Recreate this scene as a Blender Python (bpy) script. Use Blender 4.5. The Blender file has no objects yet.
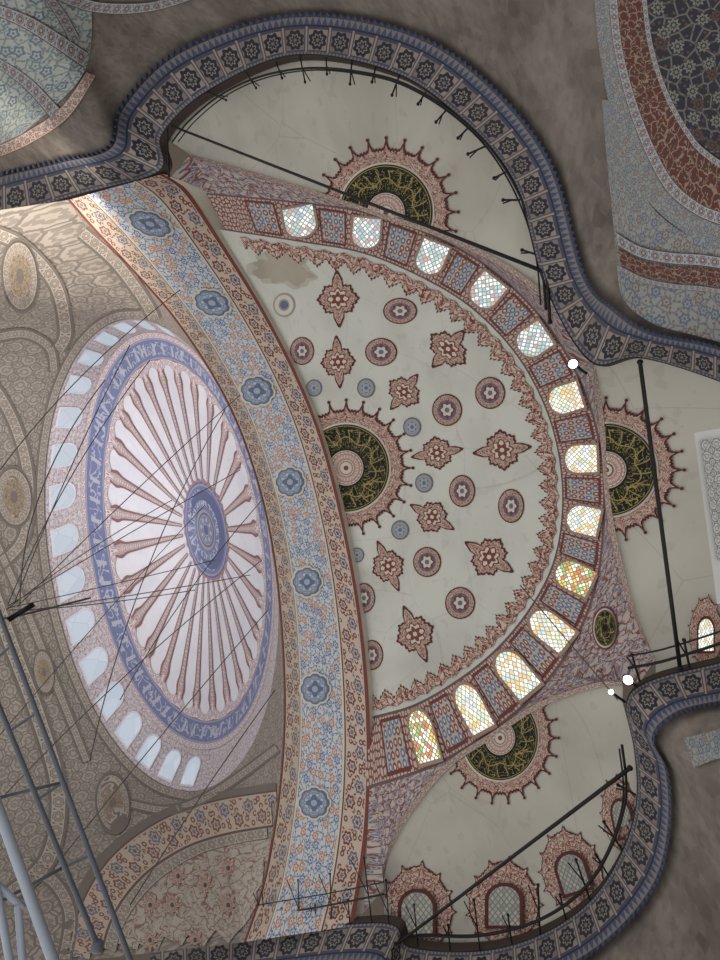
import bpy, math, random
from mathutils import Vector, Matrix
from mathutils.bvhtree import BVHTree
random.seed(7)
PI=math.pi
F=500.0; EYE=1.6
dzv=Vector((440,-80,500)).normalized()
erv=(Vector((0,0,1))-dzv*dzv.z).normalized()
etv=erv.cross(dzv)
CAM=Vector((0,0,EYE))
def c2w(p): return Vector((p.dot(erv),-p.dot(etv),p.dot(dzv)))
def proj(p):
    q=p-CAM; c=erv*q.x-etv*q.y+dzv*q.z
    return (360+F*c.x/c.z,480+F*c.y/c.z)
def ray(u,v): return c2w(Vector((u-360,v-480,F)))
def hz(u,v,h):
    d=ray(u,v); return CAM+d*(h/d.z)
def rg(u,v,r): return CAM+ray(u,v).normalized()*r
MV=Vector((.9956,-.094,0))
def pl(u,v,X):
    d=ray(u,v); return CAM+d*(X/d.dot(MV))
sc=bpy.context.scene; COL=sc.collection
sc.view_settings.view_transform='Standard'
# ---------------------------------------------------------------- camera
cam=bpy.data.cameras.new('camera'); co=bpy.data.objects.new('camera',cam); COL.objects.link(co)
X=c2w(Vector((1,0,0))); Y=c2w(Vector((0,-1,0))); Z=c2w(Vector((0,0,-1)))
co.matrix_world=Matrix(((X.x,Y.x,Z.x,CAM.x),(X.y,Y.y,Z.y,CAM.y),(X.z,Y.z,Z.z,CAM.z),(0,0,0,1)))
cam.sensor_fit='VERTICAL'; cam.sensor_height=24; cam.lens=24*F/960; cam.clip_end=500
sc.camera=co
# ---------------------------------------------------------------- materials
def lin(c):
    r=[]
    for x in c[:3]:
        x/=255.; r.append(x/12.92 if x<=.04045 else ((x+.055)/1.055)**2.4)
    return (r[0],r[1],r[2],1)
class G:
    def __init__(s,name):
        s.mat=bpy.data.materials.new(name); s.mat.use_nodes=True; s.nt=s.mat.node_tree
        s.b=s.nt.nodes['Principled BSDF']; s.b.inputs['Roughness'].default_value=.8
        s.b.inputs['Specular IOR Level'].default_value=.2
    def n(s,t): return s.nt.nodes.new(t)
    def lk(s,a,inp):
        if isinstance(a,bpy.types.NodeSocket): s.nt.links.new(a,inp)
        else: inp.default_value=a
    def m(s,op,a,b=0.,c=0.):
        n=s.n('ShaderNodeMath'); n.operation=op
        s.lk(a,n.inputs[0]); s.lk(b,n.inputs[1]); s.lk(c,n.inputs[2]); return n.outputs[0]
    def mix(s,f,a,b):
        n=s.n('ShaderNodeMix'); n.data_type='RGBA'
        s.lk(f,n.inputs[0]); s.lk(a,n.inputs[6]); s.lk(b,n.inputs[7]); return n.outputs[2]
    def uv(s):
        n=s.n('ShaderNodeUVMap'); n.uv_map='UVMap'; p=s.n('ShaderNodeSeparateXYZ'); s.lk(n.outputs[0],p.inputs[0])
        return n.outputs[0],p.outputs[0],p.outputs[1]
    def obj(s):
        return s.n('ShaderNodeTexCoord').outputs['Object']
    def scale(s,v,k,off=(0,0,0)):
        n=s.n('ShaderNodeMapping'); s.lk(v,n.inputs[0]); n.inputs['Scale'].default_value=k if isinstance(k,tuple) else (k,k,k)
        n.inputs['Location'].default_value=off; return n.outputs[0]
    def vor(s,v,feat='F1',dim='2D',rnd=.7):
        n=s.n('ShaderNodeTexVoronoi'); n.voronoi_dimensions=dim; n.feature=feat
        s.lk(v,n.inputs['Vector']); n.inputs['Scale'].default_value=1; n.inputs['Randomness'].default_value=rnd; return n
    def noise(s,v,sc_,det=3,dist=0):
        n=s.n('ShaderNodeTexNoise'); s.lk(v,n.inputs['Vector']); n.inputs['Scale'].default_value=sc_
        n.inputs['Detail'].default_value=det; n.inputs['Distortion'].default_value=dist; return n.outputs[0]
    def fin(s,col,grime=.25,rough=.8):
        nz=s.noise(s.obj(),.6,4); g=s.m('MULTIPLY',s.m('SUBTRACT',nz,.35),grime*2); g=s.m('MAXIMUM',g,0.)
        col=s.mix(g,col,lin((88,80,72)))
        s.lk(col,s.b.inputs['Base Color']); s.b.inputs['Roughness'].default_value=rough; return s.mat
MC={}
def flat(name,c,grime=.25,rough=.8,metal=0):
    if name in MC: return MC[name]
    g=G(name); g.fin(lin(c),grime,rough) 
    g.b.inputs['Metallic'].default_value=metal; MC[name]=g.mat; return g.mat
def floral(name,base,fa,fb,vine,sc_=1.,pet=6,grime=.2,vw=.035,fr=.27,share=.5):
    g=G(name); uv,u,v=g.uv(); c=g.scale(uv,sc_)
    vo=g.vor(c,rnd=.75); d=vo.outputs['Distance']
    sub=g.n('ShaderNodeVectorMath'); sub.operation='SUBTRACT'; g.lk(c,sub.inputs[0]); g.lk(vo.outputs['Position'],sub.inputs[1])
    sp=g.n('ShaderNodeSeparateXYZ'); g.lk(sub.outputs[0],sp.inputs[0])
    an=g.m('ARCTAN2',sp.outputs[1],sp.outputs[0])
    thr=g.m('MULTIPLY_ADD',g.m('COSINE',g.m('MULTIPLY',an,float(pet))),.06,fr)
    cs=g.n('ShaderNodeSeparateColor'); g.lk(vo.outputs['Color'],cs.inputs[0])
    e=g.vor(g.scale(c,1.7,(.3,.7,0)),'DISTANCE_TO_EDGE',rnd=1).outputs['Distance']
    col=g.mix(g.m('LESS_THAN',e,vw*1.6),lin(base),lin(vine))
    v3=g.vor(g.scale(c,2.6,(.1,.2,0))).outputs['Distance']
    col=g.mix(g.m('LESS_THAN',v3,.19),col,lin(fb))
    col=g.mix(g.m('LESS_THAN',d,g.m('ADD',thr,.05)),col,lin(base))
    pick=g.mix(g.m('LESS_THAN',cs.outputs[0],share),lin(fa),lin(fb))
    col=g.mix(g.m('LESS_THAN',d,thr),col,pick)
    col=g.mix(g.m('LESS_THAN',d,g.m('MULTIPLY',thr,.55)),col,lin(base))
    col=g.mix(g.m('LESS_THAN',d,.08),col,pick)
    g.fin(col,grime); MC[name]=g.mat; return g.mat
def cells(name,base,ring,fill,cen,line,pet=8,k=1.,grime=.2,edge=.43,r0=.36):
    g=G(name); uv,u,v=g.uv()
    uu=g.m('SUBTRACT',g.m('FRACT',g.m('MULTIPLY',u,k)),.5); vv=g.m('SUBTRACT',v,.5)
    an=g.m('ARCTAN2',vv,uu); d=g.m('SQRT',g.m('ADD',g.m('MULTIPLY',uu,uu),g.m('MULTIPLY',vv,vv)))
    d=g.m('MULTIPLY_ADD',g.m('COSINE',g.m('MULTIPLY',an,float(pet))),.03,d)
    u2=g.m('SUBTRACT',g.m('ABSOLUTE',uu),.5)
    d2=g.m('ADD',g.m('MULTIPLY',g.m('ABSOLUTE',u2),1.6),g.m('ABSOLUTE',g.m('SUBTRACT',g.m('ABSOLUTE',vv),.24)))
    col=g.mix(g.m('LESS_THAN',d2,.13),lin(base),lin(ring))
    col=g.mix(g.m('LESS_THAN',d,r0),col,lin(ring))
    col=g.mix(g.m('LESS_THAN',d,r0-.07),col,lin(base))
    col=g.mix(g.m('LESS_THAN',d,r0-.12),col,lin(fill))
    col=g.mix(g.m('LESS_THAN',d,r0-.24),col,lin(cen))
    av=g.m('ABSOLUTE',vv)
    col=g.mix(g.m('GREATER_THAN',av,edge),col,lin(line))
    g.fin(col,grime); MC[name]=g.mat; return g.mat
def scroll(name,base,red,blue,line,grime=.15):
    g=G(name); uv,u,v=g.uv(); vv=g.m('SUBTRACT',v,.5)
    uf=g.m('SUBTRACT',g.m('FRACT',u),.5)
    wv=g.m('MULTIPLY',g.m('SINE',g.m('MULTIPLY',u,2*PI)),.2)
    dl=g.m('ABSOLUTE',g.m('SUBTRACT',vv,wv))
    def ros(cx,cy,col,r,c1,c2):
        a=g.m('SUBTRACT',uf,cx);b=g.m('SUBTRACT',vv,cy); d=g.m('SQRT',g.m('ADD',g.m('MULTIPLY',a,a),g.m('MULTIPLY',b,b)))
        d=g.m('MULTIPLY_ADD',g.m('COSINE',g.m('MULTIPLY',g.m('ARCTAN2',b,a),6.)),.025,d)
        col=g.mix(g.m('LESS_THAN',d,r+.05),col,lin(base)); col=g.mix(g.m('LESS_THAN',d,r),col,lin(c1)); col=g.mix(g.m('LESS_THAN',d,r*.6),col,lin(base)); return g.mix(g.m('LESS_THAN',d,r*.35),col,lin(c2))
    e=g.vor(g.scale(uv,(4.2,4.2,1)),'F1',rnd=.8).outputs['Distance']
    col=g.mix(g.m('LESS_THAN',e,.36),lin(base),lin(red)); col=g.mix(g.m('LESS_THAN',e,.16),col,lin(base))
    col=g.mix(g.m('LESS_THAN',dl,.075),col,lin(base))
    col=g.mix(g.m('LESS_THAN',dl,.045),col,lin(red))
    col=ros(-.25,.17,col,.19,red,blue); col=ros(.25,-.17,col,.19,blue,red)
    av=g.m('ABSOLUTE',vv)
    col=g.mix(g.m('GREATER_THAN',av,.41),col,lin(base)); col=g.mix(g.m('GREATER_THAN',av,.45),col,lin(line))
    g.fin(col,grime); return g.mat
def arab(name,base,dark,blue,k=1.,grime=.2,wd=.09):
    g=G(name); uv,u,v=g.uv(); c=g.scale(uv,k)
    n_=g.n('ShaderNodeTexNoise'); g.lk(c,n_.inputs['Vector']); n_.inputs['Scale'].default_value=1.3; n_.inputs['Detail'].default_value=1
    w=g.n('ShaderNodeVectorMath'); w.operation='MULTIPLY_ADD'; g.lk(n_.outputs['Color'],w.inputs[0]); w.inputs[1].default_value=(1.3,1.3,0); g.lk(c,w.inputs[2]); c2=w.outputs[0]
    e1=g.vor(c2,'DISTANCE_TO_EDGE',rnd=.5).outputs['Distance']; c3=g.scale(c2,2.1,(.4,.1,0)); e2=g.vor(c3,'SMOOTH_F1',rnd=.9)
    e2.inputs['Smoothness'].default_value=.3; f=e2.outputs['Distance']
    ring=g.m('LESS_THAN',g.m('ABSOLUTE',g.m('SUBTRACT',f,.33)),wd*.7)
    col=g.mix(ring,lin(base),lin(blue))
    col=g.mix(g.m('LESS_THAN',f,.16),col,lin(dark))
    col=g.mix(g.m('LESS_THAN',e1,wd*.6),col,lin(dark))
    g.fin(col,grime); MC[name]=g.mat; return g.mat
def lattice(name,base,dark,mid,k=1.,grime=.2):
    g=G(name); uv,u,v=g.uv()
    def cell(off,r,c1,col):
        a=g.m('SUBTRACT',g.m('FRACT',g.m('ADD',g.m('MULTIPLY',u,k),off)),.5); b=g.m('SUBTRACT',g.m('FRACT',g.m('ADD',g.m('MULTIPLY',v,k),off)),.5)
        d=g.m('SQRT',g.m('ADD',g.m('MULTIPLY',a,a),g.m('MULTIPLY',b,b)))
        d=g.m('MULTIPLY_ADD',g.m('COSINE',g.m('MULTIPLY',g.m('ARCTAN2',b,a),8.)),.025,d)
        col=g.mix(g.m('LESS_THAN',g.m('ABSOLUTE',g.m('SUBTRACT',d,r)),.035),col,lin(c1))
        return g.mix(g.m('LESS_THAN',g.m('ABSOLUTE',g.m('SUBTRACT',d,r*.45)),.05),col,lin(mid))
    e=g.vor(g.scale(uv,(k*3.1,k*3.1,1)),'F1',rnd=.9).outputs['Distance']
    col=g.mix(g.m('LESS_THAN',e,.26),lin(base),lin(mid))
    col=cell(0.,.44,dark,col); col=cell(.5,.3,dark,col)
    g.fin(col,grime); return g.mat
def plaster(name,c,c2,c3):
    g=G(name); o=g.obj(); n1=g.noise(o,.35,6,.4); n2=g.noise(o,2.2,5)
    f=g.m('MULTIPLY',g.m('SUBTRACT',n1,.4),3.2); f=g.m('MINIMUM',g.m('MAXIMUM',f,0.),1.)
    col=g.mix(f,lin(c),lin(c2)); col=g.mix(g.m('MULTIPLY',g.m('GREATER_THAN',n2,.62),.2),col,lin(c3))
    e=g.vor(g.scale(o,.28),'DISTANCE_TO_EDGE','3D',1).outputs['Distance']
    col=g.mix(g.m('MULTIPLY',g.m('LESS_THAN',e,.004),.3),col,lin(c3))
    g.lk(col,g.b.inputs['Base Color']); MC[name]=g.mat; return g.mat
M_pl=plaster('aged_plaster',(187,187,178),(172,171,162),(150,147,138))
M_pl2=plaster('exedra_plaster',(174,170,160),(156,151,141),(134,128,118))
M_lav=plaster('lavender_plaster',(204,203,211),(194,192,203),(178,175,189))  # haze over the main dome is put into these whitened colours
def stone(name,a,b,c,s=1.):
    g=G(name); o=g.obj(); n=g.noise(o,.8*s,5,0)
    v=g.vor(g.scale(o,5*s),'F1','3D',1); cs=g.n('ShaderNodeSeparateColor'); g.lk(v.outputs['Color'],cs.inputs[0])
    n2=g.noise(o,5*s,5,0)
    col=g.mix(g.m('MINIMUM',g.m('MAXIMUM',g.m('MULTIPLY_ADD',n,2.6,-.8),0.),1.),lin(a),lin(b)); col=g.mix(g.m('MULTIPLY',cs.outputs[0],.3),col,lin(c))
    col=g.mix(g.m('MULTIPLY',g.m('MINIMUM',g.m('MAXIMUM',g.m('MULTIPLY_ADD',n2,4.,-1.8),0.),1.),.4),col,lin(a))
    g.lk(col,g.b.inputs['Base Color']); MC[name]=g.mat; return g.mat
M_stone=stone('grey_brown_mottled_stone',(80,73,68),(122,113,105),(140,131,122))
M_back=flat('dark_backing',(96,86,76))
M_blueband=floral('arch_floral_band',(182,184,186),(172,116,78),(88,108,146),(124,130,146),1.8,6,.15,.045,.31,.42)
M_red_border=scroll('red_scroll_border',(182,166,152),(112,62,56),(92,102,126),(98,60,56))
M_grey_border=scroll('faded_scroll_border',(168,154,140),(114,78,68),(98,106,122),(94,72,66))
M_lace=cells('red_lace',(192,178,166),(124,74,70),(140,100,92),(194,182,168),(112,64,60),6,1.,.1,.44,.42)
M_arred=arab('red_arabesque',(186,168,154),(104,52,48),(126,78,72),7,.1,.11)
M_lace_dk=flat('dark_red_paint',(82,42,40),.1)
M_red=flat('red_paint',(112,60,54),.1)
M_cream=flat('cream_paint',(190,183,170),.1)
M_bluep=flat('blue_paint',(90,102,126),.1)
M_lblue=flat('light_blue_paint',(146,155,170),.1)
M_grey=flat('grey_paint',(142,140,134),.1)
M_slate=cells('slate_blue_cells',(146,155,168),(86,100,128),(156,163,172),(176,178,180),(92,104,128),6,1.,.1)
M_spand=arab('spandrel_arabesque',(170,160,152),(120,68,62),(94,106,134),2.8,.15,.11)
M_pend=lattice('pendentive_diaper',(150,142,133),(112,105,99),(125,117,110),1.4,.3)  # lightened, low contrast colours stand in for dusty haze
M_pendarch=cells('hazed_arch_band',(158,150,140),(108,99,93),(126,113,106),(162,153,142),(102,94,89),7,1.,.2)  # pale tones carry the same haze as the pendentives
def bluescript():
    g=G('main_blue_inscription'); uv,u,v=g.uv()
    uu=g.m('ABSOLUTE',g.m('SUBTRACT',g.m('FRACT',g.m('MULTIPLY_ADD',v,.3,g.m('MULTIPLY',u,.9))),.5))
    a=g.m('MULTIPLY',g.m('LESS_THAN',uu,.1),g.m('MULTIPLY',g.m('GREATER_THAN',v,.25),g.m('LESS_THAN',v,.78)))
    n=g.noise(g.scale(uv,(1.2,2.,1)),1.4,1,.5); b=g.m('MULTIPLY',g.m('LESS_THAN',g.m('ABSOLUTE',g.m('SUBTRACT',n,.5)),.035),g.m('LESS_THAN',g.m('ABSOLUTE',g.m('SUBTRACT',v,.5)),.32))
    col=g.mix(g.m('MULTIPLY',g.m('MAXIMUM',a,b),.75),lin((108,114,150)),lin((178,178,186)))
    ed=g.m('GREATER_THAN',g.m('ABSOLUTE',g.m('SUBTRACT',v,.5)),.42); col=g.mix(ed,col,lin((140,142,166)))
    g.fin(col,.1); return g.mat
M_mscript=bluescript()
M_mblue=cells('main_blue_band',(128,132,156),(98,103,136),(142,145,164),(162,164,178),(150,147,156),5,1.,.1,.42,.4)
M_drum=arab('main_drum_arabesque',(190,183,184),(156,128,131),(156,160,178),2.6,.1,.1)
M_rib=cells('muted_red_rib',(188,176,175),(136,100,100),(154,140,150),(188,178,180),(128,94,96),6,1.,.1,.3)
M_tileband=cells('tile_blue_band',(152,152,150),(80,90,112),(108,70,62),(152,152,150),(84,66,66),8,1.,.2)
M_tile=floral('faded_leaf_tile',(158,160,154),(92,110,124),(106,122,128),(116,128,128),1.5,5,.25,.05,.32)
M_tile2=floral('grey_blue_tile',(134,136,134),(92,100,114),(110,98,94),(106,110,114),1.7,6,.25,.05,.32)
M_dkfloral=floral('dark_navy_floral',(42,43,52),(112,110,104),(84,64,58),(96,96,94),1.25,8,.15,.045)
M_redfloral=arab('rust_red_arabesque',(88,50,42),(132,114,98),(70,58,62),2.4,.15,.1)
M_iron=flat('black_iron',(26,25,26),.05,.5)
M_cable=flat('dark_cable',(76,72,70),.05,.5)
M_frame=flat('blue_grey_metal',(92,96,106),.1,.4)
M_pale=flat('pale_blue_metal',(156,164,176),.1,.4)
M_marble=flat('white_marble',(172,172,169),.15,.5)
M_lip=flat('dark_cornice_lip',(66,56,52),.2)
M_blk=flat('black_paint',(24,28,25),.05)
def bandmat():
    g=G('window_band_paint'); uv,u,v=g.uv()
    uu=g.m('SUBTRACT',g.m('FRACT',u),.5); vv=g.m('SUBTRACT',v,.5); au=g.m('ABSOLUTE',uu); av=g.m('ABSOLUTE',vv)
    q=g.m('MAXIMUM',g.m('DIVIDE',au,.2),g.m('DIVIDE',av,.42))
    vo=g.vor(g.scale(uv,(13,6,1)),rnd=.2); d=vo.outputs['Distance']
    cs=g.n('ShaderNodeSeparateColor'); g.lk(vo.outputs['Color'],cs.inputs[0])
    pk=g.mix(g.m('GREATER_THAN',cs.outputs[0],.55),lin((96,106,132)),lin((126,72,64)))
    bl=g.mix(g.m('LESS_THAN',d,.44),lin((166,162,156)),pk); bl=g.mix(g.m('LESS_THAN',d,.2),bl,lin((188,180,170)))
    e=g.vor(g.scale(uv,(18,8,1)),'DISTANCE_TO_EDGE').outputs['Distance']
    rd=g.mix(g.m('LESS_THAN',e,.15),lin((178,164,154)),lin((118,70,64)))
    col=g.mix(g.m('LESS_THAN',q,1.),rd,lin((102,56,52))); col=g.mix(g.m('LESS_THAN',q,.86),col,bl)
    col=g.mix(g.m('GREATER_THAN',av,.455),col,lin((100,80,82)))
    g.fin(col,.15); return g.mat
M_band=bandmat()
def cornmat():
    g=G('cornice_paint'); uv,u,v=g.uv()
    uu=g.m('SUBTRACT',g.m('FRACT',u),.5); vv=g.m('DIVIDE',g.m('SUBTRACT',v,.42),.66)
    an=g.m('ARCTAN2',vv,uu); d=g.m('SQRT',g.m('ADD',g.m('MULTIPLY',uu,uu),g.m('MULTIPLY',vv,vv)))
    d=g.m('MULTIPLY_ADD',g.m('COSINE',g.m('MULTIPLY',an,8.)),.04,d)
    par=g.m('GREATER_THAN',g.m('FRACT',g.m('MULTIPLY',u,.5)),.5)
    base=g.mix(par,lin((140,128,118)),lin((118,109,105)))
    sq=g.m('MAXIMUM',g.m('ABSOLUTE',uu),g.m('ABSOLUTE',vv))
    col=g.mix(g.m('GREATER_THAN',sq,.41),base,lin((66,69,86)))
    col=g.mix(g.m('GREATER_THAN',g.m('ABSOLUTE',uu),.46),col,lin((150,136,124)))
    col=g.mix(g.m('LESS_THAN',d,.38),col,lin((36,38,50))); col=g.mix(g.m('LESS_THAN',g.m('ABSOLUTE',g.m('SUBTRACT',d,.2)),.03),col,lin((130,122,114)))
    col=g.mix(g.m('LESS_THAN',d,.06),col,lin((130,122,114)))
    tri=g.m('MULTIPLY_ADD',g.m('ABSOLUTE',g.m('SUBTRACT',g.m('FRACT',g.m('MULTIPLY',u,4.)),.5)),.4,.79)
    col=g.mix(g.m('GREATER_THAN',v,.78),col,lin((62,75,108)))
    col=g.mix(g.m('GREATER_THAN',v,tri),col,lin((120,112,104)))
    col=g.mix(g.m('LESS_THAN',g.m('ABSOLUTE',g.m('SUBTRACT',v,.78)),.02),col,lin((42,40,48)))
    s2=g.m('GREATER_THAN',g.m('FRACT',g.m('MULTIPLY',u,6.)),.5)
    col=g.mix(g.m('LESS_THAN',v,.1),col,g.mix(s2,lin((74,80,100)),lin((126,117,108))))
    col=g.mix(g.m('LESS_THAN',v,.04),col,lin((34,30,32)))
    g.fin(col,.25); return g.mat
M_corn=cornmat()
def scriptmat():
    g=G('gold_script_on_black'); uv,u,v=g.uv()
    uu=g.m('ABSOLUTE',g.m('SUBTRACT',g.m('FRACT',g.m('ADD',u,g.m('MULTIPLY',g.m('MULTIPLY',v,v),.5))),.5))
    wd=g.m('MULTIPLY_ADD',v,.03,.03)
    nn=g.noise(g.scale(uv,(1,0,1)),1.1,0,0)
    a=g.m('MULTIPLY',g.m('LESS_THAN',uu,wd),g.m('MULTIPLY',g.m('GREATER_THAN',v,g.m('MULTIPLY_ADD',nn,.7,-.05)),g.m('LESS_THAN',v,g.m('MULTIPLY_ADD',nn,.4,.65))))
    # interlaced curved strokes
    n=g.noise(g.scale(uv,(.9,2.4,1)),1.2,0,1.2); b=g.m('LESS_THAN',g.m('ABSOLUTE',g.m('SUBTRACT',n,.5)),.014)
    n2=g.noise(g.scale(uv,(.9,2.2,1),(7,2,0)),1.5,0,.8); b3=g.m('LESS_THAN',g.m('ABSOLUTE',g.m('SUBTRACT',n2,.52)),.014)
    c2=g.m('SUBTRACT',v,g.m('MULTIPLY_ADD',g.m('SINE',g.m('MULTIPLY',u,2.2)),.1,.42)); b4=g.m('LESS_THAN',g.m('ABSOLUTE',c2),.022)
    dots=g.m('LESS_THAN',g.vor(g.scale(uv,(2,5,1)),rnd=.9).outputs['Distance'],.1)
    m_=g.m('MAXIMUM',g.m('MAXIMUM',g.m('MAXIMUM',a,b),b4),g.m('MAXIMUM',b3,dots)); 
    m_=g.m('MULTIPLY',m_,g.m('MULTIPLY',g.m('GREATER_THAN',v,.08),g.m('LESS_THAN',v,.89)))
    ed=g.m('LESS_THAN',g.m('ABSOLUTE',g.m('SUBTRACT',v,.94)),.015)
    m_=g.m('MAXIMUM',m_,ed)
    g.fin(g.mix(m_,lin((24,29,25)),lin((138,122,74))),.02); return g.mat
M_script=scriptmat()
def glassmat(name,cols,st,sx,sy,dark=(70,60,50),ew=.07,rnd=.25):
    g=G(name); uv,u,v=g.uv()
    # lozenge lattice: voronoi on a grid turned by 45 degrees
    mp_=g.n('ShaderNodeMapping'); g.lk(g.scale(uv,(sx,sy,1)),mp_.inputs[0]); mp_.inputs['Rotation'].default_value=(0,0,PI/4); c=mp_.outputs[0]
    vo=g.vor(c,rnd=rnd); e=g.vor(c,'DISTANCE_TO_EDGE',rnd=rnd).outputs['Distance']
    cs=g.n('ShaderNodeSeparateColor'); g.lk(vo.outputs['Color'],cs.inputs[0])
    col=lin(cols[0])
    for k,cc in enumerate(cols[1:]):
        col=g.mix(g.m('GREATER_THAN',cs.outputs[0],.4+.6*(k)/(len(cols)-1)),col,lin(cc))
    col=g.mix(g.m('LESS_THAN',e,ew),col,lin(dark))
    g.b.inputs['Base Color'].default_value=(.1,.1,.1,1)
    g.lk(col,g.b.inputs['Emission Color']); g.b.inputs['Emission Strength'].default_value=st; return g.mat
M_gl1=glassmat('stained_glass_cool',[(236,244,244),(176,208,198),(166,188,206),(200,160,148)],1.1,8,8,(130,128,122),.12,.3)
M_gl2=glassmat('stained_glass_white',[(255,255,252),(212,230,196),(190,210,216),(230,188,128)],1.3,8,9,(146,136,108),.12,.3)
M_gl3=glassmat('stained_glass_warm',[(255,255,240),(230,200,106),(144,190,114),(206,124,84)],1.25,8,11,(104,90,58),.12,.3)
M_gl4=glassmat('pale_dome_glass',[(192,204,218),(198,208,222),(186,198,214)],.8,1.5,1.5,(182,190,204),.02)
M_gl5=glassmat('dim_latticed_glass',[(150,150,136),(132,142,128),(118,122,118)],.6,8,8,(84,70,62),.13,.1)
M_bulb=G('lamp_lens'); M_bulb.b.inputs['Emission Color'].default_value=(1,1,1,1); M_bulb.b.inputs['Emission Strength'].default_value=6; M_bulb=M_bulb.mat
# ---------------------------------------------------------------- builders
class MB:
    def __init__(s): s.v=[];s.f=[];s.uv=[];s.mi=[];s.m=[]
    def mat(s,m):
        if m not in s.m: s.m.append(m)
        return s.m.index(m)
    def grid(s,P,UV,m):
        nj=len(P[0]); idx={}
        mi=s.mat(m)
        for i,r in enumerate(P):
            for j,p in enumerate(r):
                if p is not None: idx[i,j]=len(s.v); s.v.append(p)
        for i in range(len(P)-1):
            for j in range(nj-1):
                q=[(i,j),(i+1,j),(i+1,j+1),(i,j+1)]
                if all(k in idx for k in q):
                    s.f.append([idx[k] for k in q]); s.uv.append([UV[a][c] for a,c in q]); s.mi.append(mi)
    def tube(s,pts,r,m,n=8,cap=True):
        mi=s.mat(m); b=len(s.v); L=len(pts); up=Vector((.3,.2,.93))
        for i,p in enumerate(pts):
            t=(pts[min(i+1,L-1)]-pts[max(i-1,0)]).normalized()
            a=t.cross(up).normalized(); c=t.cross(a)
            for k in range(n):
                th=2*PI*k/n; s.v.append(p+a*math.cos(th)*r+c*math.sin(th)*r)
        for i in range(L-1):
            for k in range(n):
                k2=(k+1)%n
                s.f.append([b+i*n+k,b+i*n+k2,b+(i+1)*n+k2,b+(i+1)*n+k]); s.uv.append([(0,0)]*4); s.mi.append(mi)
        if cap:
            for i in (0,L-1):
                s.f.append([b+i*n+k for k in range(n)]); s.uv.append([(0,0)]*n); s.mi.append(mi)
    def ball(s,c,r,m,n=10):
        P=[];U=[]
        for i in range(n//2+1):
            a=PI*i/(n//2); P.append([c+Vector((math.sin(a)*math.cos(2*PI*j/n),math.sin(a)*math.sin(2*PI*j/n),math.cos(a)))*r for j in range(n+1)]); U.append([(0,0)]*(n+1))
        s.grid(P,U,m)
    def build(s,name,parent=None,smooth=False):
        me=bpy.data.meshes.new(name); me.from_pydata([tuple(p) for p in s.v],[],s.f)
        ul=me.uv_layers.new(name='UVMap')
        fl=[c for f in s.uv for uv in f for c in uv]; ul.data.foreach_set('uv',fl)
        for m in s.m: me.materials.append(m)
        me.polygons.foreach_set('material_index',s.mi)
        if smooth: me.polygons.foreach_set('use_smooth',[True]*len(me.polygons))
        me.update(); o=bpy.data.objects.new(name,me); COL.objects.link(o)
        if parent:
            o.parent=parent; w=parent.location.copy()
            if parent.parent: w=w+parent.parent.location
            o.matrix_parent_inverse=Matrix.Translation(-w)
        return o
    def bvh(s): return BVHTree.FromPolygons([tuple(p) for p in s.v],s.f)
def tag(o,label,cat,group=None,kind=None):
    o['label']=label; o['category']=cat
    if group: o['group']=group
    if kind: o['kind']=kind
    return o
def thing(name,label,cat,loc=(0,0,0),group=None,kind=None):
    o=bpy.data.objects.new(name,None); COL.objects.link(o); o.location=loc; o.empty_display_size=.3
    tag(o,label,cat,group,kind); return o
def spl(pts,n):
    L=len(pts)-1; out=[]
    for k in range(n+1):
        x=k/n*L; i=min(int(x),L-1); t=x-i
        p0=pts[max(i-1,0)];p1=pts[i];p2=pts[i+1];p3=pts[min(i+2,L)]
        out.append(tuple(.5*((2*b)+(c-a)*t+(2*a-5*b+4*c-d)*t*t+(-a+3*b-3*c+d)*t**3) for a,b,c,d in zip(p0,p1,p2,p3)))
    return out
def cumlen(pts):
    r=[0]
    for a,b in zip(pts,pts[1:]): r.append(r[-1]+math.dist(a,b))
    return r
B_shell=None
def cast(bvh,u,v,off):
    if bvh is B_shell and B_shell is not None and u<Nx(v)-CLIP[0]: return None
    d=ray(u,v).normalized(); h=bvh.ray_cast(CAM,d)
    if h[0] is None: return None
    return CAM+d*(h[3]-off)
CLIP=[5]
def decal(bvh,c,ax,ay,layers,name,parent,off=.04,step=.02,seg=64,nr=3,label=None):
    mb=MB()
    for k,(ri,ro,m,nc) in enumerate(layers):
        P=[];U=[]
        for i in range(nr+1):
            row=[];ur=[]
            for j in range(seg+1):
                th=2*PI*j/seg; a=ri(th) if callable(ri) else ri; b=ro(th) if callable(ro) else ro
                r=a+(b-a)*i/nr
                x=c[0]+ax[0]*math.cos(th)*r+ay[0]*math.sin(th)*r; y=c[1]+ax[1]*math.cos(th)*r+ay[1]*math.sin(th)*r
                row.append(cast(bvh,x,y,off+step*k)); ur.append((j/seg*nc,i/nr))
            P.append(row);U.append(ur)
        mb.grid(P,U,m)
    if not mb.f: return None
    o=mb.build(name,parent)
    if label: o['label']=label
    return o
def ribbon(bvh,A,B,n,nv,m,name,parent,off=.04,cell=None,uvs=None):
    A=spl(A,n);B=spl(B,n); mid=[((a[0]+b[0])/2,(a[1]+b[1])/2) for a,b in zip(A,B)]; cl=cumlen(mid)
    cell=cell or max(4,math.dist(A[n//2],B[n//2])); P=[];U=[]
    for i in range(n+1):
        P.append([cast(bvh,A[i][0]+(B[i][0]-A[i][0])*j/nv,A[i][1]+(B[i][1]-A[i][1])*j/nv,off) for j in range(nv+1)])
        U.append([(cl[i]/cell,(j/nv)*(uvs or 1)) for j in range(nv+1)])
    mb=MB(); mb.grid(P,U,m); return mb.build(name,parent)
def rot2(v,a): return (v[0]*math.cos(a)-v[1]*math.sin(a),v[0]*math.sin(a)+v[1]*math.cos(a))
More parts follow.
